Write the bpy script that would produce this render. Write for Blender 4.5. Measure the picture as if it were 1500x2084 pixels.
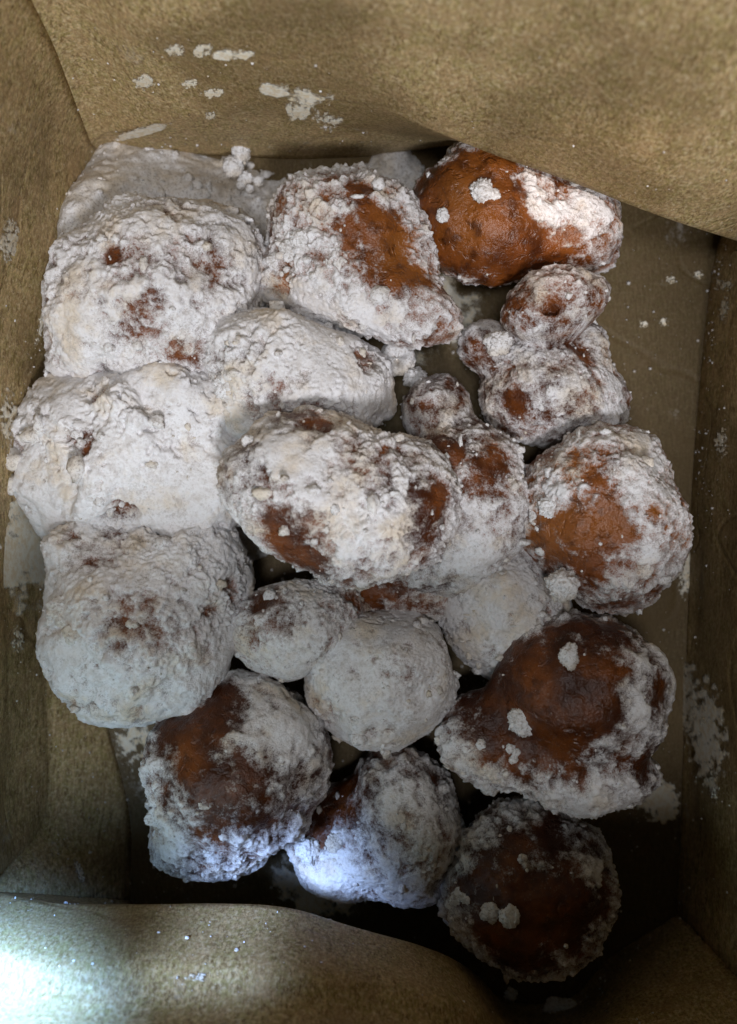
import bpy, math, random
import numpy as np
from mathutils import Vector, Matrix

for o in list(bpy.data.objects):
    bpy.data.objects.remove(o, do_unlink=True)
scene = bpy.context.scene
COL = scene.collection
random.seed(11)
RNG = np.random.default_rng(11)

# ------------------------------------------------------------------ camera
CAM_H = 0.27
FPX = 1805.0                       # focal length in photograph pixels
cam_data = bpy.data.cameras.new('camera')
cam = bpy.data.objects.new('camera', cam_data)
COL.objects.link(cam)
cam.location = (0, 0, CAM_H)
cam_data.sensor_fit = 'VERTICAL'
cam_data.sensor_height = 24.0
cam_data.lens = 24.0 * FPX / 2084.0
cam_data.clip_start = 0.005
cam_data.clip_end = 50
cam_data.dof.use_dof = True
cam_data.dof.focus_distance = 0.226
cam_data.dof.aperture_fstop = 6.5
scene.camera = cam

# ------------------------------------------------------------------ light
world = bpy.data.worlds.new('World')
scene.world = world
world.use_nodes = True
bg = world.node_tree.nodes['Background']
bg.inputs['Color'].default_value = (0.75, 0.95, 1.0, 1)
bg.inputs['Strength'].default_value = 0.05

def area(name, loc, target, size, power, color):
    d = bpy.data.lights.new(name, 'AREA')
    d.shape = 'DISK'; d.size = size; d.energy = power; d.color = color
    o = bpy.data.objects.new(name, d); COL.objects.link(o)
    o.location = loc
    o.rotation_euler = (Vector(target) - Vector(loc)).to_track_quat('-Z', 'Y').to_euler()
    return o
def spot(name, loc, target, power, color, deg, soft):
    d = bpy.data.lights.new(name, 'SPOT')
    d.energy = power; d.color = color; d.spot_size = math.radians(deg); d.spot_blend = 1.0; d.shadow_soft_size = soft
    o = bpy.data.objects.new(name, d); COL.objects.link(o)
    o.location = loc
    o.rotation_euler = (Vector(target) - Vector(loc)).to_track_quat('-Z', 'Y').to_euler()
area('room_light', (-0.03, -0.075, 0.80), (-0.01, -0.03, 0.02), 0.12, 1.5, (0.96, 0.97, 1.0))
area('window_light', (0.10, -0.42, 0.76), (0.0, 0.04, 0.05), 0.16, 4.6, (0.96, 0.96, 1.0))
spot('added_corner_spot', (-0.060, -0.040, 0.160), (-0.088, -0.107, 0.098), 12.0, (0.22, 0.46, 1.0), 44, 0.012)  # added spot inside the bag, makes the cool patch on the front corner
spot('warm_gleam', (0.10, -0.10, 0.50), tuple((np.array([(1145 - 750) / FPX * 0.222, (1042 - 415) / FPX * 0.222, 0.048]))), 6.0, (1.0, 0.82, 0.70), 6.0, 0.004)
spot('added_low_spot', (-0.060, -0.086, 0.120), (-0.012, -0.103, 0.020), 1.4, (0.40, 0.58, 1.0), 24, 0.015)  # another added spot near the front wall, cools the low doughnut's face

scene.view_settings.view_transform = 'Standard'
scene.view_settings.look = 'None'
scene.view_settings.gamma = 1.0
scene.view_settings.exposure = 0.0
scene.render.engine = 'CYCLES'

# ------------------------------------------------------------------ helpers
def P(px, py, zc):
    """photograph pixel + height in cm above the bag floor -> metres"""
    z = zc / 100.0
    d = CAM_H - z
    return np.array([(px - 750.0) / FPX * d, -(py - 1042.0) / FPX * d, z])

def W(x, y, z):
    return np.array([x, y, z]) / 100.0

def _hash(ix, iy, iz, seed):
    h = (ix.astype(np.uint32) * np.uint32(374761393) + iy.astype(np.uint32) * np.uint32(668265263)
         + iz.astype(np.uint32) * np.uint32(2147483647 & 1274126177) + np.uint32((seed * 974634777) & 0xffffffff))
    h = (h ^ (h >> np.uint32(13))) * np.uint32(1274126177)
    h = (h ^ (h >> np.uint32(16))) * np.uint32(2246822519)
    return h ^ (h >> np.uint32(15))

_g = np.random.default_rng(5).normal(size=(256, 3))
_g /= np.linalg.norm(_g, axis=1)[:, None]
_g = _g.astype(np.float32)

def perlin(p, seed=0):
    p = np.asarray(p, dtype=np.float32) + np.float32(500.137)
    i = np.floor(p).astype(np.int64)
    f = p - i
    u = f * f * f * (f * (f * 6 - 15) + 10)
    out = []
    for dx in (0, 1):
        for dy in (0, 1):
            for dz in (0, 1):
                h = _hash(i[:, 0] + dx, i[:, 1] + dy, i[:, 2] + dz, seed) & np.uint32(255)
                g = _g[h]
                out.append(g[:, 0] * (f[:, 0] - dx) + g[:, 1] * (f[:, 1] - dy) + g[:, 2] * (f[:, 2] - dz))
    x0 = out[0] + (out[4] - out[0]) * u[:, 0]; x1 = out[1] + (out[5] - out[1]) * u[:, 0]
    x2 = out[2] + (out[6] - out[2]) * u[:, 0]; x3 = out[3] + (out[7] - out[3]) * u[:, 0]
    y0 = x0 + (x2 - x0) * u[:, 1]; y1 = x1 + (x3 - x1) * u[:, 1]
    return (y0 + (y1 - y0) * u[:, 2]) * 1.6

def fbm(p, size, seed=0, octaves=3, gain=0.5):
    a, s, t = 1.0, 1.0 / size, 0.0
    for k in range(octaves):
        t = t + a * perlin(p * s, seed + 17 * k)
        a *= gain; s *= 2.03
    return t

def billow(p, size, seed=0):
    return np.abs(perlin(p / size, seed)) * 2.0 - 0.45

def sstep(a, b, x):
    t = np.clip((x - a) / (b - a), 0, 1)
    return t * t * (3 - 2 * t)

_geo = {}
def geosphere(n):
    """unit sphere: every icosahedron face split n times"""
    if n in _geo:
        return _geo[n]
    t = (1 + 5 ** 0.5) / 2
    v = np.array([(-1, t, 0), (1, t, 0), (-1, -t, 0), (1, -t, 0), (0, -1, t), (0, 1, t), (0, -1, -t), (0, 1, -t),
                  (t, 0, -1), (t, 0, 1), (-t, 0, -1), (-t, 0, 1)], float)
    v /= np.linalg.norm(v, axis=1)[:, None]
    fs = [(0, 11, 5), (0, 5, 1), (0, 1, 7), (0, 7, 10), (0, 10, 11), (1, 5, 9), (5, 11, 4), (11, 10, 2), (10, 7, 6),
          (7, 1, 8), (3, 9, 4), (3, 4, 2), (3, 2, 6), (3, 6, 8), (3, 8, 9), (4, 9, 5), (2, 4, 11), (6, 2, 10),
          (8, 6, 7), (9, 8, 1)]
    ij = [(i, j) for i in range(n + 1) for j in range(n + 1 - i)]
    idx = {q: k for k, q in enumerate(ij)}
    ija = np.array(ij, float)
    tri = []
    for i in range(n):
        for j in range(n - i):
            tri.append((idx[(i, j)], idx[(i + 1, j)], idx[(i, j + 1)]))
            if j < n - i - 1:
                tri.append((idx[(i + 1, j)], idx[(i + 1, j + 1)], idx[(i, j + 1)]))
    tri = np.array(tri)
    V, F = [], []
    for k, (a, b, c) in enumerate(fs):
        q = v[a] + (v[b] - v[a]) * ija[:, :1] / n + (v[c] - v[a]) * ija[:, 1:] / n
        V.append(q); F.append(tri + k * len(ija))
    V = np.concatenate(V); F = np.concatenate(F)
    V /= np.linalg.norm(V, axis=1)[:, None]
    key = np.round(V * 1e5).astype(np.int64)
    _, first, inv = np.unique(key, axis=0, return_index=True, return_inverse=True)
    V = V[first]; F = inv.reshape(-1)[F]
    _geo[n] = (V, F)
    return _geo[n]

def mesh_object(name, V, F, mat, parent=None, attrs=None, smooth=True):
    V = np.asarray(V, np.float32); F = np.asarray(F, np.int32)
    k = F.shape[1]
    me = bpy.data.meshes.new(name)
    me.vertices.add(len(V)); me.vertices.foreach_set('co', V.ravel())
    me.loops.add(F.size); me.loops.foreach_set('vertex_index', F.ravel())
    me.polygons.add(len(F))
    me.polygons.foreach_set('loop_start', np.arange(0, F.size, k, dtype=np.int32))
    me.polygons.foreach_set('use_smooth', np.full(len(F), smooth))
    for an, av in (attrs or {}).items():
        a = me.attributes.new(an, 'FLOAT', 'POINT')
        a.data.foreach_set('value', np.asarray(av, np.float32))
    me.update(); me.validate()
    me.materials.append(mat)
    o = bpy.data.objects.new(name, me)
    COL.objects.link(o)
    if parent is not None:
        o.parent = parent
    return o

def keep_faces(V, F, attrs, mask):
    F = F[mask]
    used = np.unique(F)
    remap = np.full(len(V), -1); remap[used] = np.arange(len(used))
    return V[used], remap[F], {k: v[used] for k, v in attrs.items()}

def empty(name, loc, label, cat, group=None):
    o = bpy.data.objects.new(name, None)
    o.empty_display_size = 0.01
    COL.objects.link(o)
    o.location = loc
    tag(o, label, cat, group)
    return o

def tag(o, label=None, cat=None, group=None, kind=None):
    if label: o['label'] = label
    if cat: o['category'] = cat
    if group: o['group'] = group
    if kind: o['kind'] = kind
    return o

# ------------------------------------------------------------------ materials
class N:
    def __init__(self, name):
        self.m = bpy.data.materials.new(name); self.m.use_nodes = True
        self.t = self.m.node_tree
        self.b = self.t.nodes['Principled BSDF']
        self.co = self.t.nodes.new('ShaderNodeTexCoord').outputs['Object']
    def link(self, a, b): self.t.links.new(a, b)
    def noise(self, scale, detail=3, rough=0.55, vec=None, dist=0.0):
        n = self.t.nodes.new('ShaderNodeTexNoise')
        n.inputs['Scale'].default_value = scale; n.inputs['Detail'].default_value = detail
        n.inputs['Roughness'].default_value = rough; n.inputs['Distortion'].default_value = dist
        self.link(vec if vec is not None else self.co, n.inputs['Vector'])
        return n.outputs['Fac']
    def ramp(self, x, a, b, lo=0.0, hi=1.0):
        n = self.t.nodes.new('ShaderNodeMapRange'); n.interpolation_type = 'SMOOTHSTEP'
        n.inputs['From Min'].default_value = a; n.inputs['From Max'].default_value = b
        n.inputs['To Min'].default_value = lo; n.inputs['To Max'].default_value = hi
        self.link(x, n.inputs['Value']); return n.outputs['Result']
    def math(self, op, a, b):
        n = self.t.nodes.new('ShaderNodeMath'); n.operation = op
        for s, v in zip(n.inputs, (a, b)):
            if isinstance(v, (int, float)): s.default_value = v
            else: self.link(v, s)
        return n.outputs[0]
    def mix(self, f, a, b):
        n = self.t.nodes.new('ShaderNodeMix'); n.data_type = 'RGBA'
        for s, v in ((n.inputs['Factor'], f), (n.inputs[6], a), (n.inputs[7], b)):
            if isinstance(v, tuple): s.default_value = v + (1,)
            elif isinstance(v, (int, float)): s.default_value = v
            else: self.link(v, s)
        return n.outputs[2]
    def attr(self, name):
        n = self.t.nodes.new('ShaderNodeAttribute'); n.attribute_name = name
        return n.outputs['Fac']
    def mapping(self, scale, rot=(0, 0, 0)):
        n = self.t.nodes.new('ShaderNodeMapping')
        n.inputs['Scale'].default_value = scale; n.inputs['Rotation'].default_value = rot
        self.link(self.co, n.inputs['Vector']); return n.outputs['Vector']
    def bump(self, h, dist, strength=1.0):
        n = self.t.nodes.new('ShaderNodeBump')
        n.inputs['Distance'].default_value = dist; n.inputs['Strength'].default_value = strength
        self.link(h, n.inputs['Height']); self.link(n.outputs['Normal'], self.b.inputs['Normal'])
    def color(self, c): self.link(c, self.b.inputs['Base Color'])

def dough_color(n, b):
    a = n.math('ADD', n.noise(70, 4, 0.6), n.math('MULTIPLY', n.attr('golden'), 0.10)); e = n.math('ADD', n.noise(22, 2, 0.5), n.math('MULTIPLY', n.attr('golden'), 0.16))
    col = n.mix(n.ramp(a, 0.34, 0.66), (0.042, 0.010, 0.003), (0.185, 0.052, 0.0095))
    col = n.mix(n.ramp(e, 0.52, 0.70, 0, 0.6), col, (0.32, 0.110, 0.018))
    return n.mix(n.ramp(b, 0.46, 0.70, 0, 0.75), col, (0.045, 0.011, 0.003))

def coated_material(name, crust):
    # brown fried dough under icing sugar; how much sugar lies there comes from the mesh
    n = N(name)
    b = n.noise(420, 4, 0.65); c = n.noise(1500, 3, 0.65); w = n.noise(85, 4, 0.6)
    white = n.mix(n.ramp(w, 0.47, 0.70), (0.78, 0.77, 0.785), (0.70, 0.61, 0.50))
    white = n.mix(n.ramp(b, 0.46, 0.68, 0, 0.55), white, (0.56, 0.52, 0.49))
    pit = n.math('ADD', n.math('MULTIPLY', c, 0.8), n.math('MULTIPLY', n.noise(160, 3, 0.6), 0.45))
    thin = n.ramp(n.attr('cover'), 0.45, 1.05, 1.0, 0.25)
    white = n.mix(n.math('MULTIPLY', n.ramp(pit, 0.66, 0.76, 0, 0.7), thin), white, (0.17, 0.12, 0.085))
    white = n.mix(n.math('MULTIPLY', n.ramp(c, 0.48, 0.62, 0, 0.5), thin), white, (0.40, 0.37, 0.35))
    brown = dough_color(n, n.noise(260, 4, 0.6))
    g = n.noise(2600, 2, 0.6)
    nz = n.math('ADD', n.math('MULTIPLY', b, 1.0), n.math('ADD', n.math('MULTIPLY', c, 1.5), n.math('MULTIPLY', g, 1.0)))   # about 1.75 on average
    f = n.math('ADD', n.math('MULTIPLY', n.attr('cover'), 1.0), n.math('SUBTRACT', nz, 1.58))
    dust = n.ramp(f, 0.0, 1.0)
    n.color(n.mix(dust, brown, white))
    n.link(n.ramp(dust, 0.05, 0.45, 0.28, 0.95), n.b.inputs['Roughness'])
    n.b.inputs['Specular IOR Level'].default_value = 0.4
    h = n.math('ADD', n.math('MULTIPLY', b, 1.0), n.math('MULTIPLY', c, 0.6))
    if crust:
        pore = n.ramp(n.noise(330, 3, 0.6, None, 0.5), 0.30, 0.46)
        h = n.math('ADD', h, n.math('MULTIPLY', pore, 0.9))
    n.bump(h, 0.0008, 0.55 if crust else 0.55)
    return n.m
M_CRUST = coated_material('fried_dough', True)
M_SUGAR = coated_material('sugar_coating', False)

def loose_material(name, bump):
    n = N(name)
    b = n.noise(420, 4, 0.65); c = n.noise(1500, 3, 0.65); w = n.noise(60, 4, 0.6)
    col = n.mix(n.ramp(w, 0.45, 0.68), (0.76, 0.75, 0.755), (0.66, 0.585, 0.485))
    col = n.mix(n.ramp(b, 0.48, 0.70, 0, 0.6), col, (0.50, 0.46, 0.43))
    col = n.mix(n.ramp(c, 0.50, 0.64, 0, 0.6), col, (0.30, 0.25, 0.21))
    n.color(col)
    n.b.inputs['Roughness'].default_value = 0.95
    n.b.inputs['Specular IOR Level'].default_value = 0.15
    n.bump(n.math('ADD', b, n.math('MULTIPLY', c, 0.7)), 0.0008, bump)
    return n.m
M_DRIFT = loose_material('loose_powdered_sugar', 0.4)
M_LUMP = loose_material('sugar_lump', 0.5)

def smear_material():
    n = N('sugar_smear')
    b = n.noise(500, 4, 0.7); c = n.noise(1500, 3, 0.6)
    n.color(n.mix(n.ramp(b, 0.4, 0.65), (0.84, 0.80, 0.70), (0.74, 0.63, 0.45)))
    n.b.inputs['Roughness'].default_value = 0.95
    s = n.math('ADD', n.math('MULTIPLY', b, 0.8), n.math('MULTIPLY', c, 0.6))
    s = n.math('ADD', s, n.math('MULTIPLY', n.attr('thick'), 0.75))
    n.link(n.ramp(s, 0.74, 1.35), n.b.inputs['Alpha'])
    return n.m
M_SMEAR = smear_material()

def paper_material(name, fibre_rot, dusty, painted_shade=0.0):
    n = N(name)
    v = n.mapping((1.0, 0.17, 0.5), fibre_rot)
    fib = n.noise(1500, 4, 0.75, v); mott = n.noise(140, 5, 0.65); fine = n.noise(2200, 2, 0.7); tint = n.noise(650, 2, 0.6)
    grit = n.noise(1100, 3, 0.75)
    col = n.mix(n.ramp(fib, 0.38, 0.62), (0.18, 0.11, 0.038), (0.68, 0.50, 0.26))
    col = n.mix(n.ramp(tint, 0.42, 0.60, 0, 0.55), col, (0.40, 0.34, 0.12))
    col = n.mix(n.ramp(mott, 0.42, 0.68, 0, 0.55), col, (0.56, 0.37, 0.20))
    col = n.mix(n.ramp(fine, 0.40, 0.62, 0.0, 0.6), col, (0.15, 0.095, 0.035))
    col = n.mix(n.ramp(grit, 0.50, 0.68, 0.0, 0.65), col, (0.80, 0.66, 0.42))
    if painted_shade:   # shade on the bag bottom, put into the paper colour
        col = n.mix(painted_shade, col, (0.068, 0.043, 0.016))
    d1 = n.noise(38, 5, 0.68); d2 = n.noise(700, 3, 0.7)
    s = n.math('ADD', d1, n.math('MULTIPLY', d2, 0.35))
    dust = n.ramp(s, 0.80 - dusty, 1.02 - dusty, 0, 0.75)
    col = n.mix(dust, col, (0.66, 0.62, 0.56))
    n.color(col)
    n.b.inputs['Roughness'].default_value = 0.62
    n.b.inputs['Specular IOR Level'].default_value = 0.32
    stain = n.math('ADD', n.noise(16, 4, 0.55), n.math('MULTIPLY', n.noise(700, 2, 0.6), 0.12))
    col = n.mix(n.ramp(stain, 0.56, 0.68, 0, 0.5), col, (0.12, 0.075, 0.026))     # oil spots
    n.color(col)
    cr = n.math('ABSOLUTE', n.math('SUBTRACT', n.noise(24, 1, 0.4, None, 0.6), 0.5), 0)
    crease = n.ramp(cr, 0.0, 0.022)
    hh = n.math('ADD', n.math('MULTIPLY', fib, 0.3), n.math('MULTIPLY', mott, 0.8))
    n.bump(n.math('ADD', hh, n.math('MULTIPLY', crease, 1.0)), 0.0006, 0.3)
    return n.m
M_PAPER_SIDE = paper_material('kraft_paper_side', (0, 0, 0), 0.02)
M_PAPER_BACK = paper_material('kraft_paper_back', (0, 0, 1.15), 0.0)
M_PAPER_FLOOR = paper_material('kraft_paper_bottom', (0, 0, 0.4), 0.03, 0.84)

# ------------------------------------------------------------------ paper bag
bag = empty('paper_bag', (0, 0, 0), 'open brown kraft paper bag holding the sugared doughnuts', 'paper bag')

def col5(r0, r1, r2, r3, r4):
    return [r0, r1, r2, r3, r4]
left = [
    col5(P(200, 306, 0), P(185, 291, 1.2), P(138, 170, 4.2), P(52, -28, 8.0), W(-7.4, 12.2, 17)),
    col5(P(180, 480, 0), P(150, 480, 1.5), P(40, 470, 4.5), P(-60, 455, 7.0), W(-9.9, 8.0, 17)),
    col5(P(150, 760, 0), P(95, 760, 1.5), P(20, 760, 3.6), P(-80, 760, 6.0), W(-10.3, 4, 17.2)),
    col5(P(150, 960, 0), P(78, 950, 1.5), P(18, 950, 3.5), P(-80, 950, 6.0), W(-10.5, 0.5, 17)),
    col5(P(160, 1150, 0), P(90, 1110, 1.5), P(20, 1110, 3.4), P(-80, 1110, 6.0), W(-11.6, -3, 16.9)),
    col5(P(200, 1400, 0), P(95, 1370, 1.5), P(24, 1370, 3.4), P(-80, 1370, 6.0), W(-11.5, -6.5, 16.8)),
    col5(P(262, 1650, 0), P(95, 1660, 1.5), P(26, 1670, 3.4), P(-80, 1680, 6.0), W(-11.4, -10, 16.8)),
]
front = [
    col5(P(265, 1832, 0), P(-40, 1812, 4.9), P(-60, 1900, 6.6), P(-90, 2080, 8.6), W(-11.3, -8.1, 17)),
    col5(P(290, 1850, 0), P(100, 1838, 5.0), P(90, 1950, 7.0), P(90, 2100, 9.0), W(-9.0, -7.9, 17)),
    col5(P(380, 1868, 0), P(270, 1841, 5.0), P(265, 1955, 7.0), P(265, 2110, 9.0), W(-6.2, -7.8, 17.1)),
    col5(P(490, 1880, 0), P(450, 1838, 5.0), P(450, 1955, 7.0), P(450, 2110, 9.0), W(-3.6, -7.7, 17)),
    col5(P(600, 1890, 0), P(580, 1846, 4.9), P(580, 1960, 7.0), P(580, 2110, 9.0), W(-1.4, -7.6, 17)),
    col5(P(720, 1905, 0), P(700, 1880, 4.6), P(700, 1980, 6.8), P(700, 2120, 9.0), W(0.4, -7.5, 17)),
    col5(P(860, 1945, 0), P(860, 1926, 4.0), P(860, 2010, 6.4), P(860, 2130, 8.5), W(2.2, -7.6, 17)),
    col5(P(950, 1992, 0), P(965, 1978, 3.0), P(965, 2050, 5.6), P(960, 2150, 8.0), W(3.8, -7.7, 17)),
    col5(P(1050, 2040, 0), P(1050, 2062, 1.2), P(1060, 2100, 4.0), P(1060, 2180, 7.0), W(5.4, -7.8, 17)),
    col5(P(1160, 2030, 0), P(1175, 2052, 1.2), P(1185, 2095, 4.0), P(1190, 2180, 7.0), W(7.0, -7.8, 17)),
    col5(P(1240, 1950, 0), P(1262, 1968, 1.2), P(1300, 2050, 4.0), P(1330, 2160, 7.0), W(9.0, -7.9, 17)),
]
right = [
    col5(P(1378, 1862, 0), P(1405, 1885, 1.2), P(1500, 1990, 4.0), P(1610, 2120, 7.0), W(9.7, -9.5, 17)),
    col5(P(1388, 1600, 0), P(1420, 1615, 1.2), P(1508, 1640, 3.8), P(1660, 1700, 7.5), W(9.7, -9.0, 17)),
    col5(P(1398, 1300, 0), P(1428, 1305, 1.2), P(1512, 1310, 3.8), P(1665, 1330, 7.5), W(9.7, -4.0, 17)),
    col5(P(1408, 1000, 0), P(1438, 1000, 1.2), P(1522, 1000, 3.8), P(1670, 1000, 7.5), W(9.7, 0.0, 17)),
    col5(P(1430, 720, 0), P(1455, 715, 1.2), P(1535, 705, 3.8), P(1675, 680, 7.5), W(9.7, 5.0, 17)),
    col5(P(1452, 540, 0), P(1474, 540, 1.2), P(1550, 520, 4.0), P(1680, 450, 7.5), W(9.7, 9.0, 17)),
]
back = [
    col5(P(1480, 440, 0), P(1520, 498, 3.0), P(1600, 395, 6.0), P(1690, 220, 9.0), W(11.0, 13.0, 17)),
    col5(P(1400, 400, 0), P(1430, 470, 4.4), P(1460, 350, 7.2), P(1480, 60, 10.5), W(8.0, 13.0, 18)),
    col5(P(1300, 370, 0), P(1300, 425, 5.0), P(1310, 290, 7.8), P(1320, -60, 11.5), W(5.5, 13.2, 18)),
    col5(P(1150, 320, 0), P(1150, 367, 5.1), P(1155, 215, 8.0), P(1160, -180, 12), W(3.0, 13.4, 18)),
    col5(P(1000, 292, 0), P(1000, 311, 5.1), P(1000, 165, 8.0), P(1000, -180, 12), W(1.0, 13.6, 18)),
    col5(P(890, 300, 0), P(890, 268, 5.8), P(890, 130, 8.4), P(900, -150, 11.5), W(-0.8, 13.4, 18)),
    col5(P(750, 318, 0), P(755, 214, 6.0), P(750, 95, 8.6), P(750, -120, 11.2), W(-3, 13.6, 17.6)),
    col5(P(600, 324, 0), P(600, 196, 5.5), P(600, 88, 8.0), P(590, -100, 10.8), W(-4, 13.2, 17.4)),
    col5(P(450, 318, 0), P(450, 222, 4.4), P(450, 100, 7.2), P(440, -80, 10.0), W(-5.4, 13.1, 17.2)),
    col5(P(300, 312, 0), P(300, 257, 2.7), P(290, 130, 5.8), P(265, -50, 9.0), W(-6.6, 12.9, 17)),
]
ring = left + front + right + back
nc = len(ring)
RG = np.array(ring)                       # columns x rows x 3
names = ['side_panel'] * len(left) + ['front_panel'] * len(front) + ['side_panel'] * len(right) + ['back_panel'] * len(back)

def catmull(p0, p1, p2, p3, t, ten=0.5):
    m1 = (p2 - p0) * ten; m2 = (p3 - p1) * ten
    t2, t3 = t * t, t * t * t
    return (2 * t3 - 3 * t2 + 1) * p1 + (t3 - 2 * t2 + t) * m1 + (-2 * t3 + 3 * t2) * p2 + (t3 - t2) * m2

SUB, RSUB = 10, 12
corner = {len(left), len(left) + len(front), len(left) + len(front) + len(right)}
dense = []
for c in range(nc):
    a, b, cc, d = RG[(c - 1) % nc], RG[c], RG[(c + 1) % nc], RG[(c + 2) % nc]
    if c in corner: a = 2 * b - cc
    if (c + 1) % nc in corner: d = 2 * cc - b
    for k in range(SUB):
        dense.append(catmull(a, b, cc, d, k / SUB))
dense = np.array(dense)
dense[:, 0, 2] = 0.0
rows = []
for r in range(4):
    p1, p2 = dense[:, r], dense[:, r + 1]
    p0 = dense[:, r - 1] if r > 0 else 2 * p1 - p2
    p3 = dense[:, r + 2] if r < 3 else 2 * p2 - p1
    if r == 1: p0 = 2 * p1 - p2            # the crease between the lower and upper wall stays sharp
    if r == 0: p3 = 2 * p2 - p1
    for k in range(RSUB):
        rows.append(catmull(p0, p1, p2, p3, k / RSUB))
rows.append(dense[:, 4])
GR = np.array(rows).transpose(1, 0, 2)     # (columns, rows, 3)
NCOL, NROW = GR.shape[:2]
flat = GR.reshape(-1, 3)
# gentle crumples of the paper
rowi = np.tile(np.arange(NROW), NCOL)
amp = sstep(0, 10, rowi)
nx = np.roll(GR, -1, 0) - np.roll(GR, 1, 0)
ny = np.gradient(GR, axis=1)
nn = np.cross(nx, ny).reshape(-1, 3)
nn /= np.linalg.norm(nn, axis=1)[:, None] + 1e-12
wr = fbm(flat, 0.045, 3, 2) * 0.0012 + (0.35 - np.abs(perlin(flat / 0.03, 9))) * 0.0010
soft = 1 - np.exp(-((rowi - RSUB) / 5.0) ** 2) * 0.7
flat = flat + nn * (wr * amp * soft)[:, None]
GR = flat.reshape(NCOL, NROW, 3)

def panel(name, c0, c1, mat):
    idx = [(c % NCOL) for c in range(c0 * SUB, c1 * SUB + 1)]
    g = GR[idx]
    a, b = g.shape[:2]
    F = [(i * b + j, (i + 1) * b + j, (i + 1) * b + j + 1, i * b + j + 1) for i in range(a - 1) for j in range(b - 1)]
    o = mesh_object(name, g.reshape(-1, 3), F, mat, bag)
    s = o.modifiers.new('paper_thickness', 'SOLIDIFY'); s.thickness = 0.00035; s.offset = 1.0
    return o
i1 = len(left); i2 = i1 + len(front); i3 = i2 + len(right)
panel('side_panel', 0, i1, M_PAPER_SIDE)
panel('front_panel', i1, i2, M_PAPER_SIDE)
panel('side_panel', i2, i3, M_PAPER_SIDE)
panel('back_panel', i3, nc, M_PAPER_BACK)
# bottom of the bag: the ring's lowest row filled from the middle out
base = GR[:, 0].copy(); base[:, 2] = 0
cen = base.mean(0)
RINGS = 24
BV = [cen]
BF = []
for r in range(1, RINGS + 1):
    BV.extend(cen + (base - cen) * (r / RINGS))
BV = np.array(BV)
quad = []
for r in range(1, RINGS):
    o0, o1 = 1 + (r - 1) * NCOL, 1 + r * NCOL
    for c in range(NCOL):
        quad.append((o0 + c, o1 + c, o1 + (c + 1) % NCOL)); quad.append((o0 + c, o1 + (c + 1) % NCOL, o0 + (c + 1) % NCOL))
for c in range(NCOL):
    quad.append((0, 1 + c, 1 + (c + 1) % NCOL))
edge = np.concatenate([[0], np.repeat(np.arange(1, RINGS + 1), NCOL)]) / RINGS
BV[:, 2] -= 0.0
BV[:, 2] += np.clip(fbm(BV, 0.04, 21, 2), -0.5, 1) * 0.0006 * (1 - edge)
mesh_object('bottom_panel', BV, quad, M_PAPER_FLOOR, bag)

# ------------------------------------------------------------------ doughnuts
def make_field(lobes, k=0.007):
    L = []
    for (px, py, zc, rx, ry, rot, zs) in lobes:
        c = P(px, py, zc); s = (CAM_H - zc / 100) / FPX
        a = math.radians(-rot)                       # image clockwise -> world
        R = np.array([[math.cos(a), math.sin(a), 0], [-math.sin(a), math.cos(a), 0], [0, 0, 1]])
        L.append((c, R, np.array([rx * s, ry * s, zs * 0.5 * (rx + ry) * s])))
    def f(p):
        d = None
        for c, R, r in L:
            q = (p - c) @ R.T
            k0 = np.linalg.norm(q / r, axis=1); k1 = np.linalg.norm(q / (r * r), axis=1) + 1e-9
            e = k0 * (k0 - 1.0) / k1
            if d is None: d = e
            else:
                h = np.clip(0.5 + 0.5 * (d - e) / k, 0, 1)
                d = d + (e - d) * h - k * h * (1 - h)
        return d
    c0 = np.mean([l[0] for l in L], axis=0)
    rmax = max(np.linalg.norm(l[0] - c0) + l[2].max() for l in L) * 1.1 + 0.004
    return f, c0, rmax

def hull(f, c0, rmax, dirs):
    r = np.full(len(dirs), rmax)
    for _ in range(32):
        r = np.maximum(r - 0.8 * f(c0 + dirs * r[:, None]), 0.001)
    return r

def lump_mesh(seed, n=16):
    d, F = geosphere(n)
    r = 1 + 0.32 * perlin(d * 1.2 + seed * 3.1, 2) + 0.16 * billow(d + seed * 1.7, 0.5, 4) + 0.12 * billow(d + seed, 0.2, 6)
    return d * r[:, None], F

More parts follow.
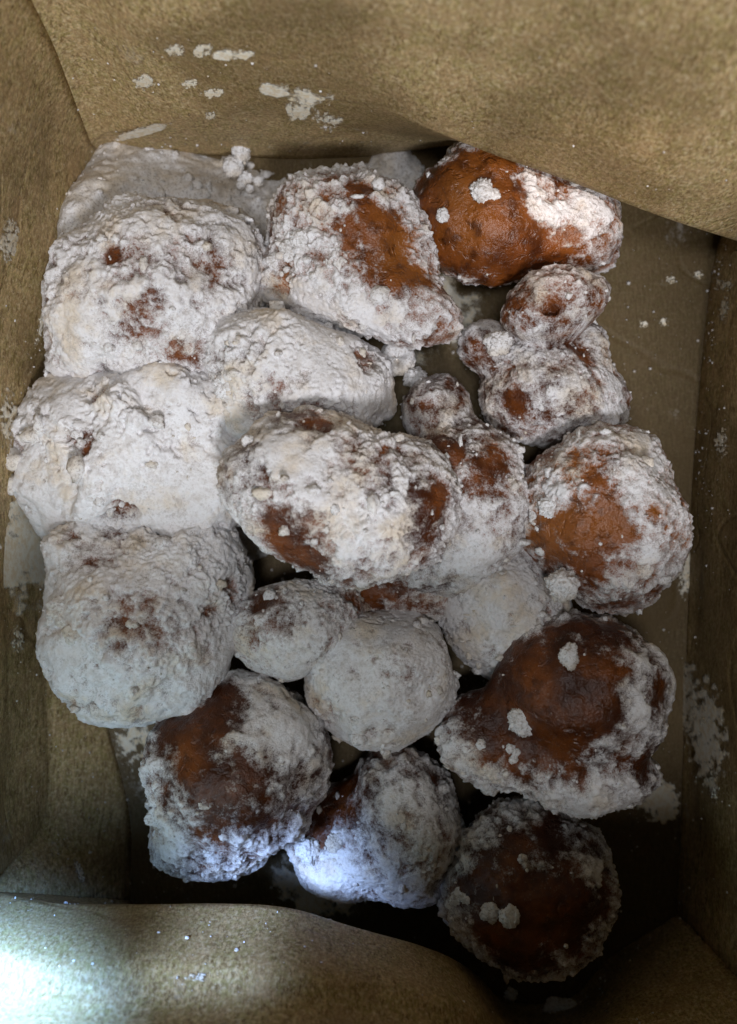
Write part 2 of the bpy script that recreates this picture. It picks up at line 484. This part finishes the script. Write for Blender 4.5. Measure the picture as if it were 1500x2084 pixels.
def doughnut(spec, seed):
    f, c0, rmax = make_field(spec['lobes'], spec.get('k', 0.007))
    T = spec.get('thick', 1.0); base = spec.get('cover', 0.35)
    holes = spec.get('holes', [])
    root = empty('sugared_doughnut', tuple(c0 * np.array([1, 1, 0])), spec['label'], 'doughnut', 'sugared doughnuts in the paper bag')
    org = c0 * np.array([1, 1, 0])
    off = np.array([seed * 1.37, seed * 0.71, seed * 2.3])

    def surf(n):
        d, F = geosphere(n)
        r = hull(f, c0, rmax, d)
        p = c0 + d * r[:, None]
        q = p + off
        r = r + fbm(q, 0.019, 1, 2) * 0.0024 * spec.get('rough', 1.0) + fbm(q, 0.0055, 5, 2) * 0.0004
        for (hx, hy, hr, depth) in holes:
            pass
        return d, F, r, p
    # find where the patch pixels fall on the real surface, measured in metres afterwards
    d, F, r, p = surf(40)
    p = c0 + d * r[:, None]
    pix = np.stack([750 + FPX * p[:, 0] / (CAM_H - p[:, 2]), 1042 - FPX * p[:, 1] / (CAM_H - p[:, 2])], 1)
    up = d[:, 2] > -0.25
    def on_surface(px, py):
        e = np.hypot(pix[:, 0] - px, pix[:, 1] - py) + np.where(up, 0, 1e6)
        best = np.where(e < 14)[0]
        j = best[np.argmax(p[best, 2])] if len(best) else np.argmin(e)
        return p[j]
    patches = []
    for (px, py, rad, strength) in spec.get('bare', []):
        c = on_surface(px, py)
        patches.append((c, rad * (CAM_H - c[2]) / FPX, strength))
    pits = []
    for (px, py, rad, depth) in holes:
        c = on_surface(px, py)
        pits.append((c, rad * (CAM_H - c[2]) / FPX, depth))

    def dress(d, r):
        p = c0 + d * r[:, None]
        q = p + off
        for c, rad, depth in pits:
            e = np.linalg.norm(p - c, axis=1) + fbm(q, 0.004, 77, 2) * rad * 0.3
            r = r - depth * (1 - sstep(rad * 0.35, rad, e))
        m = base + fbm(q, 0.013, 31, 3) * 0.45 + fbm(q, 0.0036, 41, 3, 0.8) * 0.46
        warp = fbm(q, 0.008, 51, 3)
        for c, rad, st in patches:
            e = np.linalg.norm(p - c, axis=1) / rad + warp * 0.5
            w = 1 - sstep(0.15, 1.6, e)
            m = m - st * w * (0.78 if st > 0 else 1.0)
        m = np.where(m < 0, 0.36 * np.tanh(m / 0.36), m)
        m = m - 0.35 * sstep(-0.3, -0.8, d[:, 2])
        return r, m, q

    d, F, r, p = surf(40)
    r, m, q = dress(d, r)
    mesh_object('crust', c0 + d * r[:, None] - org, F, M_CRUST, root, {'cover': m, 'golden': np.full(len(m), spec.get('golden', 0.0))})

    d, F, r, p = surf(70)
    r, m, q = dress(d, r)
    lump = perlin(q / 0.011, 60) * 1.0 * spec.get('lumpy', 1.0) + billow(q, 0.0066, 61) * 0.34 * spec.get('lumpy', 1.0) + billow(q, 0.0030, 62) * 0.24 + billow(q, 0.0014, 63) * 0.36
    cov = np.clip(m / 0.7, -1.2, 1.2)
    body = np.clip(cov, 0, 1.2)
    clump = 0.35 + 1.15 * sstep(-0.35, 0.5, perlin(q / 0.016, 71))
    h = np.where(cov > 0, 0.00005 + 0.0011 * T * body ** 1.4 + 0.00075 * T * lump * clump * body, cov * 0.0012)
    h = np.where(cov > 0, np.maximum(h, -0.0002), h)
    V = c0 + d * (r + h)[:, None] - org
    at = {'cover': m + lump * 0.10 * body + (T - 1) * 0.25 * body, 'golden': np.full(len(m), spec.get('golden', 0.0))}
    fm = (cov[F].max(1) > -0.35) & (d[F][:, :, 2].max(1) > -0.72)
    V, F2, at = keep_faces(V, F, at, fm)
    s = mesh_object('sugar_coating', V, F2, M_SUGAR, root, at)

    for k, (px, py, rp) in enumerate(spec.get('clods', [])):
        c = on_surface(px, py)
        LV, LF = lump_mesh(seed * 7 + k)
        rad = rp * (CAM_H - c[2]) / FPX
        mesh_object('sugar_clod', LV * rad * np.array([1, 1, 0.6]) + c - org + np.array([0, 0, rad * spec.get('clod_lift', -0.12)]), LF, M_LUMP, root)
    # loose crumbs of sugar stuck to the coating, one mass
    cand = np.where((m > -0.05) & (d[:, 2] > -0.3))[0]
    rng = np.random.default_rng(seed + 100)
    cnt = int(spec.get('crumbs', 170) * 0.38)
    pick = rng.choice(cand, size=min(cnt, len(cand)), replace=False)
    # a few land on bare crust
    bare = np.where((m <= -0.05) & (d[:, 2] > 0.0))[0]
    if len(bare): pick = np.concatenate([pick, rng.choice(bare, size=min(len(bare), max(4, cnt // 14)), replace=False)])
    gv, gf = geosphere(3)
    CV, CF = [], []
    for j, i in enumerate(pick):
        s_ = 0.00030 + 0.0013 * rng.random() ** 4.0 * spec.get('crumb_size', 1.0)
        ax = 1 + rng.normal(size=3) * 0.30
        sh = 1 + 0.5 * perlin(gv * 1.8 + rng.random(3) * 40, 3)
        CV.append((c0 + d[i] * (r[i] + max(h[i], 0) + s_ * 0.05)) - org + gv * sh[:, None] * ax * s_)
        CF.append(gf + j * len(gv))
    CV = np.concatenate(CV); CF = np.concatenate(CF)
    tag(mesh_object('sugar_crumbs', CV, CF, M_LUMP, root), kind='stuff')
    return root

D = []
def add(label, lobes, bare=(), **kw):
    D.append(dict(label=label, lobes=lobes, bare=list(bare), **kw))

add('large lumpy doughnut caked in sugar beside the drift in the bag corner',
    [(320, 615, 3.0, 210, 185, 15, 0.85), (215, 710, 2.5, 115, 95, 0, 0.9), (420, 540, 3.0, 110, 105, 0, 0.9)],
    [(265, 665, 50, 0.8), (320, 618, 26, 0.9), (435, 490, 55, 0.6), (470, 570, 40, 0.5), (215, 512, 20, 1.0), (350, 730, 22, .5)],
    cover=0.72, thick=1.2, lumpy=1.3, clods=[(490, 630, 22)])
add('brown topped doughnut with a thick sugared ridge along one side',
    [(715, 495, 3.1, 168, 128, 20, 0.9), (775, 610, 3.4, 165, 80, 17, 0.9), (610, 560, 2.8, 85, 80, 0, 1)],
    [(775, 510, 80, 1.4), (735, 395, 44, 0.9), (845, 560, 42, 0.8), (810, 430, 36, 0.5), (540, 475, 26, 0.9), (860, 690, 50, 0.3), (640, 600, 80, -0.5), (690, 430, 40, -.4), (760, 640, 60, -0.4)],
    cover=0.46, thick=1.2, golden=0.5, clods=[(760, 420, 24), (660, 470, 22), (600, 640, 18)])
add('shiny brown doughnut tucked under the overhanging fold of the bag',
    [(985, 440, 3.0, 142, 142, 0, 0.85), (1140, 455, 2.6, 130, 100, 12, 0.9)],
    [(900, 430, 115, 1.6), (1010, 540, 100, 1.3), (1020, 330, 60, 0.9), (940, 340, 60, 1.2), (1150, 540, 60, 0.9), (960, 400, 40, -.5), (980, 470, 25, -.8), (1120, 430, 60, -0.5), (1200, 430, 40, -.5), (1080, 400, 50, .5), (1100, 520, 70, .8)],
    cover=0.40, thick=1.0, crumbs=110, golden=0.55, clods=[(990, 478, 14), (1130, 385, 10), (1155, 390, 11), (1100, 440, 24), (880, 382, 6)])
add('small doughnut with a dimpled knob on top of its speckled body',
    [(1105, 790, 2.4, 140, 118, 12, 0.9), (1127, 624, 3.9, 112, 62, -14, 0.8), (1195, 820, 2.2, 78, 78, 0, 1), (1000, 710, 2.6, 62, 55, 0, 1), (1190, 720, 2.6, 40, 60, 0, 1)],
    [(1120, 630, 20, 1.5), (1050, 610, 36, 0.5), (1190, 700, 40, 0.6), (965, 700, 32, 0.8), (1220, 600, 26, 0.6), (1040, 820, 22, 0.9), (1020, 650, 26, .7)],
    cover=0.46, thick=0.7, k=0.003, holes=[(1120, 630, 22, 0.004)])
add('round doughnut with one brown bald cheek resting against the bag side',
    [(1235, 1050, 3.3, 155, 185, -12, 0.9), (1140, 1040, 3.0, 80, 100, 0, 1)],
    [(1160, 1070, 85, 1.5), (1240, 1100, 58, 1.3), (1175, 950, 36, 0.9), (1330, 1060, 20, 0.9), (1110, 1130, 45, .9), (1190, 1190, 36, .8), (1290, 1000, 70, -.4), (1130, 1000, 26, -.8)],
    cover=0.42, thick=0.85, golden=0.8, clods=[(1128, 1002, 16), (1140, 1085, 10), (1200, 1225, 24), (1120, 1120, 12)])
add('thick cream sugared doughnut wedged behind the topmost one',
    [(595, 760, 3.7, 172, 112, 14, 0.85), (715, 800, 3.3, 80, 80, 0, 1), (520, 830, 3.4, 80, 70, 0, 1)],
    [(745, 722, 32, 0.9), (640, 862, 40, 0.9)],
    cover=0.85, thick=1.35, lumpy=1.3, clods=[(538, 672, 24), (500, 725, 30), (640, 700, 26)])
add('topmost white doughnut with a brown underside and blunt brown nose',
    [(640, 985, 5.3, 172, 150, 18, 0.8), (840, 1005, 5.0, 75, 108, 8, 0.9), (745, 1070, 5.1, 130, 95, 8, 0.85)],
    [(600, 1115, 72, 1.3), (900, 1010, 52, 1.0), (640, 855, 36, 0.8), (520, 985, 36, 0.6), (885, 1085, 45, 0.9), (840, 990, 22, .7), (560, 1060, 45, .5), (770, 1090, 90, -0.5), (620, 930, 90, -0.3)],
    golden=-0.2, cover=0.54, thick=0.95, k=0.014)
add('doughnut with a brown hollow crown pressed beside the topmost one',
    [(965, 1050, 3.2, 98, 145, 12, 0.9), (885, 835, 2.6, 72, 68, 0, 1), (940, 940, 3.2, 110, 85, 0, 0.95), (890, 1120, 2.8, 100, 80, 0, 1)],
    [(895, 905, 52, 1.1), (1010, 950, 50, 0.9), (985, 985, 36, .6), (940, 800, 32, 0.6), (960, 1100, 80, -.5)],
    cover=0.42, thick=0.75)
add('shapeless doughnut buried under soft clods of sugar by the bag side',
    [(290, 930, 2.4, 185, 150, 0, 0.9), (420, 860, 3.1, 95, 85, 0, 0.9), (170, 860, 2.2, 85, 110, 0, 1), (150, 1010, 2.0, 75, 90, 0, 1), (420, 1020, 2.7, 85, 70, 0, 1), (330, 820, 2.9, 120, 60, 0, 1)],
    [(160, 890, 36, 1.3), (190, 810, 24, 1.0), (250, 1045, 28, 1.0), (470, 1085, 25, 1.0)],
    cover=1.05, thick=1.9, crumbs=220, crumb_size=2.2, lumpy=2.2, k=0.012, rough=1.6)
add('big white doughnut with a shaggy sugar skirt and small brown scuffs',
    [(285, 1290, 3.3, 182, 172, 0, 0.9), (385, 1165, 3.2, 105, 95, 0, 0.95), (215, 1150, 3.0, 105, 95, 0, 0.95), (450, 1230, 3.0, 50, 60, 0, 1)],
    [(250, 1245, 50, 0.7), (330, 1075, 30, 0.9), (480, 1200, 26, 1.3), (435, 1250, 20, .9), (200, 1120, 30, .6)],
    cover=0.84, thick=1.4, lumpy=1.3, clods=[(440, 1235, 20), (250, 1160, 32), (180, 1450, 24), (420, 1130, 24), (330, 1130, 26)])
add('small pale doughnut lying in the gap between larger ones',
    [(600, 1275, 3.1, 122, 86, -14, 0.95), (690, 1240, 2.7, 55, 60, 0, 1)],
    [(735, 1215, 42, 1.2), (530, 1205, 34, 1.3), (600, 1270, 40, 0.2)],
    cover=0.82, thick=0.75)
add('plain round white doughnut coated evenly all over',
    [(780, 1372, 3.0, 142, 134, -15, 0.95)],
    [(660, 1450, 36, 0.8)],
    cover=1.0, thick=0.8)
add('grey white doughnut pinned beneath the large bald brown one',
    [(1035, 1245, 2.3, 125, 150, -14, 0.9)],
    [], cover=1.0, thick=0.7)
add('largest bald brown doughnut with a sugared rim around its lower edge',
    [(1185, 1410, 3.6, 178, 155, 10, 0.85), (1000, 1500, 3.2, 105, 95, 10, 0.9), (1150, 1550, 3.2, 190, 85, 8, 0.9)],
    [(1080, 1380, 120, 1.8), (1110, 1490, 118, 1.7), (1240, 1290, 75, 1.0), (1000, 1470, 70, 1.3), (1220, 1460, 70, 1.3),
     (1350, 1400, 50, 1.0), (1180, 1400, 75, 0.8), (1320, 1560, 45, 1.0), (1290, 1350, 50, -.7), (1300, 1460, 45, -.6), (1150, 1600, 120, -.4), (920, 1530, 50, -.5)],
    golden=-0.6, cover=0.40, thick=1.1, clods=[(1262, 1320, 28), (1240, 1300, 18), (1165, 1395, 9), (1180, 1415, 8), (1140, 1385, 9), (1220, 1590, 16), (1010, 1600, 10), (975, 1590, 11)])
add('dark doughnut with one brown shoulder and a mottled rough face',
    [(480, 1560, 3.2, 190, 172, -40, 0.9), (430, 1690, 2.8, 120, 90, 0, 1)],
    [(390, 1465, 90, 1.5), (470, 1650, 100, 0.65), (530, 1555, 40, .6), (400, 1580, 70, .5), (330, 1620, 30, .6), (450, 1400, 45, 1.1), (590, 1480, 80, -.6), (330, 1690, 60, -.4)],
    golden=-0.8, cover=0.46, thick=0.95, clods=[(465, 1465, 15), (440, 1460, 9), (480, 1655, 14), (375, 1720, 18)])
add('low doughnut with a white front between the two bottom round ones',
    [(815, 1680, 2.3, 118, 160, -8, 0.9), (690, 1715, 2.1, 95, 105, 0, 0.95)],
    [(675, 1640, 85, 1.4), (860, 1560, 55, 0.8), (745, 1745, 32, .5), (610, 1720, 40, 1.0), (900, 1600, 36, .7), (680, 1775, 60, -.9), (820, 1720, 90, -.5)],
    golden=-0.4, cover=0.54, thick=0.8, clods=[(660, 1790, 26), (770, 1840, 18)])
add('round brown faced doughnut with a sugar brow near the bag front',
    [(1078, 1805, 2.8, 172, 165, -10, 0.9)],
    [(1110, 1810, 130, 1.6), (990, 1750, 60, 0.6), (1050, 1910, 95, 0.6), (960, 1820, 50, .5), (1110, 1690, 22, 0.8), (1180, 1880, 60, .8), (1100, 1680, 90, -.3), (1215, 1780, 32, -1.0)],
    golden=-0.7, cover=0.38, thick=0.95, clods=[(1218, 1770, 22), (962, 1865, 17), (990, 1800, 10), (1025, 1740, 9), (1130, 1712, 20)])
add('half hidden flat doughnut below the topmost white one',
    [(800, 1195, 1.6, 165, 62, 5, 1.0)],
    [(735, 1200, 50, 1.2), (860, 1190, 40, .3)],
    cover=0.5, thick=1.0, crumbs=90)
for i, s in enumerate(D):
    doughnut(s, i + 1)

# ------------------------------------------------------------------ powdered sugar drifts on the bag floor
def drift(name, x0, y0, x1, y1, blobs, label, nx=230, ny=190, seed=0):
    xs = np.linspace(x0, x1, nx); ys = np.linspace(y0, y1, ny)
    X, Y = np.meshgrid(xs, ys, indexing='ij')
    p = np.stack([X.ravel(), Y.ravel(), np.zeros(X.size)], 1)
    h = np.full(len(p), -0.002)
    for (px, py, z, rx, ry, hh) in blobs:
        c = P(px, py, z); s = (CAM_H - z / 100) / FPX
        e = ((p[:, 0] - c[0]) / (rx * s)) ** 2 + ((p[:, 1] - c[1]) / (ry * s)) ** 2
        h = np.maximum(h, hh / 100 * (1 - e) ) if False else h + (hh / 100 + 0.0012) * np.exp(-e * 1.2)
    h = h + fbm(p, 0.022, seed, 2) * 0.0022 + fbm(p, 0.007, seed + 4, 2) * 0.0009 + np.clip(billow(p, 0.0035, seed + 8), -.4, 1) * 0.0006
    V = p.copy(); V[:, 2] = h
    F = np.array([(i * ny + j, (i + 1) * ny + j, (i + 1) * ny + j + 1, i * ny + j + 1) for i in range(nx - 1) for j in range(ny - 1)])
    at = {'cover': np.clip(h * 500, 0, 1)}
    V, F, at = keep_faces(V, F, at, (h[F].max(1) > -0.0004))
    F = np.concatenate([F[:, [0, 1, 2]], F[:, [0, 2, 3]]])
    rng = np.random.default_rng(seed + 5)
    gv, gf = geosphere(3)
    CV, CF = [V], [F]
    top = np.where(V[:, 2] > -0.0002)[0]
    for k, i in enumerate(rng.choice(top, size=420)):          # loose grains and crumbs
        s_ = 0.00025 + 0.0016 * rng.random() ** 5
        sh = 1 + 0.5 * perlin(gv * 1.8 + rng.random(3) * 40, 3)
        CV.append(V[i] + gv * sh[:, None] * s_ * (1 + rng.normal(size=3) * 0.25)); CF.append(gf + len(V) + k * len(gv))
    V = np.concatenate(CV); F = np.concatenate(CF); at = {}
    o = mesh_object(name, V, F, M_DRIFT, None, at)
    tag(o, label, 'sugar', kind='stuff')
    return o
a = P(120, 285, 0); b = P(900, 700, 0)
drift('powdered_sugar', a[0], b[1], b[0], a[1],
      [(290, 400, 1.0, 150, 130, 1.6), (180, 560, 1, 85, 200, 2.9), (480, 560, 1, 90, 120, 1.8), (560, 420, .5, 120, 60, 0.35), (800, 340, .3, 70, 45, 0.3), (420, 420, .5, 80, 50, .35), (660, 350, .2, 60, 30, .12)],
      'smooth drift of powdered sugar banked in the bag corner', seed=3)
a = P(105, 640, 0); b = P(560, 1300, 0)
drift('powdered_sugar', a[0], b[1], b[0], a[1],
      [(165, 760, 1, 90, 130, 1.7), (150, 960, 1, 80, 120, 1.5), (170, 1120, 1, 80, 90, 1.5), (440, 1070, 1, 100, 80, 1.8), (330, 800, 1, 150, 70, 2.0), (280, 1060, 1, 140, 60, 1.6)],
      'powdered sugar packed along the side of the bag among the clods', nx=190, ny=250, seed=13)

# ------------------------------------------------------------------ loose sugar lumps
def lump(px, py, z, rpx, label, seed, stretch=(1, 1, 0.8), cat='sugar lump', group='loose sugar lumps'):
    V, F = lump_mesh(seed)
    s = rpx * (CAM_H - z / 100) / FPX
    c = P(px, py, z)
    V = V * s * np.array(stretch)
    o = mesh_object('sugar_lump', V, F, M_LUMP)
    o.location = c
    tag(o, label, cat, group)
    return o
lump(475, 338, 0.9, 20, 'round white sugar lump, lower of a touching pair on the bag bottom', 1)
lump(492, 306, 0.9, 21, 'oval white sugar lump, upper of a touching pair on the bag bottom', 2, (0.9, 1.15, .8))
for k, (px, py, r) in enumerate([(500, 362, 13), (527, 368, 10), (490, 378, 8), (508, 384, 8)]):
    lump(px, py, 0.7, r, 'tiny sugar lump sprinkled below the touching pair', 5 + k, group='tiny sugar lumps by the pair')
lump(845, 768, 2.2, 22, 'smooth grey white sugar lump in the gap beside the hollow crowned doughnut', 12, (1.1, .85, .8))
lump(1145, 1192, 4.4, 31, 'large blocky sugar lump stuck below the round bald cheeked doughnut', 13, (1.05, .95, .8))
lump(1160, 1335, 5.7, 22, 'pointed sugar lump lying on the largest bald brown doughnut', 14, (.85, 1.15, .6))
lump(1015, 698, 4.0, 24, 'knobbly sugar lump at the shoulder of the dimpled knob doughnut', 15, (1.05, .95, .8))
lump(1140, 2050, 0.7, 26, 'yellowish sugar crumb in the crumpled pocket of the bag front', 16, (1.2, .75, .5))
lump(1040, 2025, 0.5, 13, 'small greenish grey sugar crumb in the bag front pocket', 17, (1, .9, .6))

# curled flake with a hollow, between doughnuts
V, F = geosphere(16)
ang = np.arctan2(V[:, 1], V[:, 0])
rr = np.hypot(V[:, 0], V[:, 1])
Z = V[:, 2] - 1.1 * np.clip(V[:, 2], 0, 1) * np.exp(-(rr / 0.55) ** 2) * (1 + .3 * np.sin(3 * ang))
V2 = np.stack([V[:, 0], V[:, 1], Z * .8], 1) * (1 + 0.16 * perlin(V * 2.2, 8) + 0.08 * perlin(V * 5, 9))[:, None]
o = mesh_object('sugar_flake', V2 * 36 * (CAM_H - .022) / FPX, F, M_LUMP)
o.location = P(808, 728, 2.2)
tag(o, 'small curled hollow flake of sugar in the gap between doughnuts', 'sugar flake')

# ------------------------------------------------------------------ sugar smears on the paper
WV = GR.reshape(-1, 3)
def wall_hit(px, py):
    """nearest bag wall or floor point to the camera along a photograph pixel"""
    q = P(px, py, 0)
    o = np.array([0, 0, CAM_H]); dr = (q - o); L = np.linalg.norm(dr); dr /= L
    best = (L, q, np.array([0, 0, 1.0]))
    A = GR[:, :-1]; B = np.roll(GR, -1, 0)[:, :-1]; C = np.roll(GR, -1, 0)[:, 1:]; Dd = GR[:, 1:]
    for T1, T2, T3 in ((A, B, C), (A, C, Dd)):
        e1 = (T2 - T1).reshape(-1, 3); e2 = (T3 - T1).reshape(-1, 3); t0 = T1.reshape(-1, 3)
        h = np.cross(dr, e2); a = (e1 * h).sum(1)
        ok = np.abs(a) > 1e-14
        fi = 1 / np.where(ok, a, 1); s = o - t0
        u = fi * (s * h).sum(1); qv = np.cross(s, e1); v = fi * (qv @ dr); t = fi * (e2 * qv).sum(1)
        hit = ok & (u >= -1e-4) & (v >= -1e-4) & (u + v <= 1.0002) & (t > 0.02)
        if hit.any():
            j = np.where(hit)[0][np.argmin(t[hit])]
            if t[j] < best[0] + 1e-6:
                nr = np.cross(e1[j], e2[j]); nr /= np.linalg.norm(nr)
                if nr @ dr > 0: nr = -nr
                best = (t[j], o + dr * t[j], nr)
    return best
def smear(px, py, rx, ry, rot, label, seed, dens=0.5, group='sugar smears on the paper'):
    """thin broken crust of sugar lying on the paper"""
    n = 34
    a = math.radians(rot)
    V = []; h = []
    uu = np.linspace(-1.3, 1.3, n)
    grid = np.array([(u, v) for u in uu for v in uu])
    t, c, nr = wall_hit(px, py)
    pts = []
    for (u, v) in grid:
        x = px + u * rx * math.cos(a) - v * ry * math.sin(a); y = py + u * rx * math.sin(a) + v * ry * math.cos(a)
        # tangent plane point, then settle on the paper
        q = P(x, y, 0); o = np.array([0, 0, CAM_H]); dr = (q - o) / np.linalg.norm(q - o)
        den = dr @ nr
        tt = ((c - o) @ nr) / den if abs(den) > 0.05 else t
        pts.append(o + dr * tt)
    pts = np.array(pts)
    g3 = np.concatenate([grid * np.array([1, ry / rx]) * 3, np.full((len(grid), 1), seed * 2.7)], 1)
    m = (1 - (grid ** 2).sum(1) ) * 0.9 + dens - 0.5 + fbm(g3, 1.6, seed, 4, 0.7) * 1.0
    hh = np.clip(m, -0.6, 0.6) * 0.0005 + 0.0002 + np.abs(perlin(g3 * 4, seed + 3)) * 0.0002 * (m > 0)
    V = pts + nr * hh[:, None]
    F = np.array([(i * n + j, (i + 1) * n + j, (i + 1) * n + j + 1, i * n + j + 1) for i in range(n - 1) for j in range(n - 1)])
    at = {'thick': np.clip(m * 0.9, 0, 1)}
    ok = m[F].max(1) > 0
    if not ok.any(): return
    V, F, at = keep_faces(V, F, at, ok)
    org = V.mean(0)
    o = mesh_object('sugar_smear', V - org, F, M_SMEAR, None, at)
    o.location = org
    tag(o, label, 'sugar smear', group)
S1 = 'small white sugar smear on the back of the bag above the drift'
for k, (px, py, rx, ry, rot) in enumerate([(356, 99, 18, 11, 0), (410, 100, 20, 11, -15), (294, 165, 18, 14, 0), (387, 167, 16, 9, 0), (433, 187, 24, 10, -15), (428, 232, 10, 8, 0)]):
    smear(px, py, rx, ry, rot, S1, 20 + k, 0.75)
smear(476, 108, 46, 11, 2, 'long bright sugar streak beside small smears on the back of the bag', 30, 0.8)
smear(610, 190, 75, 15, 8, 'broad flaky sugar streak just above the dark fold of the bag back', 31, 0.65)
smear(610, 222, 34, 20, 15, 'rounded sugar smear directly below the broad flaky streak', 32, 0.7)
smear(672, 245, 26, 18, 0, 'faint sugar smear at the dark fold beside the rounded one', 33, 0.45)
smear(300, 262, 60, 8, -16, 'bright sugar streak along the crease at the bag corner', 34, 0.85)
smear(18, 490, 20, 40, 5, 'tall white sugar smear on the bag side facing the lumpy doughnut', 35, 0.7)
smear(148, 470, 6, 30, 15, 'thin sugar streak on the side crease next to the corner drift', 36, 0.6)
smear(85, 650, 6, 48, 15, 'long thin sugar streak on the crease beside the lumpy doughnut', 37, 0.6)
smear(50, 1120, 70, 105, 0, 'largest pale sugar smear on the bag side by the clods', 38, 1.0)
smear(15, 850, 20, 60, 0, 'faint tall sugar smear on the bag side by the clods', 39, 0.4)
smear(35, 1300, 14, 30, 0, 'dim sugar smear below the largest pale one', 40, 0.35)
smear(1400, 1420, 28, 75, -8, 'yellowish flaky sugar smear touching the largest bald doughnut', 41, 0.8)
smear(1442, 1495, 34, 95, -4, 'longest yellowish sugar smear on the side by the largest bald doughnut', 42, 0.9)
smear(1455, 1600, 10, 40, -5, 'narrow sugar drip at the foot of the longest yellowish smear', 43, 0.4)
smear(1397, 1165, 14, 45, 5, 'narrow yellowish sugar smear beside the bald cheeked doughnut', 44, 0.85)
smear(1475, 630, 10, 24, 10, 'small upright sugar fleck on the side below two specks', 45, 0.6)
smear(1475, 580, 18, 14, 0, 'speckled sugar spot on the side above the upright fleck', 46, 0.5)
smear(1340, 1640, 52, 46, 0, 'round greyish sugar patch on the bag bottom by the largest bald doughnut', 47, 0.7)
smear(275, 1500, 38, 60, 0, 'greyish sugar patch on the bag bottom beside the dark doughnut', 48, 0.55)
smear(160, 1775, 7, 26, -20, 'short thin sugar streak low on the side crease', 49, 0.6)
smear(640, 1810, 85, 55, 25, 'ragged sugar flake sheet on the bag bottom below the low doughnut', 50, 0.75)
smear(880, 640, 90, 80, 0, 'blue grey sugar film on the bag bottom in the gap', 51, 0.85)
smear(1470, 900, 14, 30, 0, 'pale sugar dab on the side beyond the bald cheeked doughnut', 52, 0.4)
smear(400, 1990, 20, 10, 0, 'faint sugar dab on the lit front of the bag', 53, 0.4)
for k, (px, py) in enumerate([(1365, 570), (1310, 660), (1350, 655), (1420, 560)]):
    smear(px, py, 9, 8, 0, 'tiny sugar speck on the bare bag bottom near the dimpled doughnut', 60 + k, 0.6, 'tiny sugar specks on the bag bottom')

# ------------------------------------------------------------------ fine sugar grains scattered over the paper
gv, gf = geosphere(1)
rng = np.random.default_rng(77)
CV, CF, k = [], [], 0
floor_pts = BV[1:]
lower = GR[:, 2:RSUB * 3].reshape(-1, 3); lown = nn.reshape(NCOL, NROW, 3)[:, 2:RSUB * 3].reshape(-1, 3)
hw = np.tile(np.arange(2, RSUB * 3), NCOL)
prob = np.exp(-lower[:, 2] / 0.03) * (0.25 + sstep(-0.1, 0.6, perlin(lower / 0.02, 90))) * np.where(lower[:, 0] < 0, 1.4, 0.8)
prob /= prob.sum()
for i in rng.choice(len(lower), size=1300, p=prob):
    s_ = 0.00010 + 0.00042 * rng.random() ** 4
    jit = rng.normal(size=3) * 0.0012
    nrm = lown[i]; jit -= nrm * (jit @ nrm)
    CV.append(lower[i] + jit + gv * s_ * (1 + rng.normal(size=3) * 0.3)); CF.append(gf + k * len(gv)); k += 1
pf = (0.2 + sstep(0.0, 0.6, perlin(floor_pts / 0.025, 91))); pf /= pf.sum()
for i in rng.choice(len(floor_pts), size=1700, p=pf):
    s_ = 0.00012 + 0.0006 * rng.random() ** 4
    jit = np.append(rng.normal(size=2) * 0.003, 0)
    CV.append(floor_pts[i] * 0.97 + jit + np.array([0, 0, 0.0004]) + gv * s_); CF.append(gf + k * len(gv)); k += 1
tag(mesh_object('sugar_dust', np.concatenate(CV), np.concatenate(CF), M_LUMP), 'fine grains of powdered sugar scattered over the brown paper', 'sugar', kind='stuff')
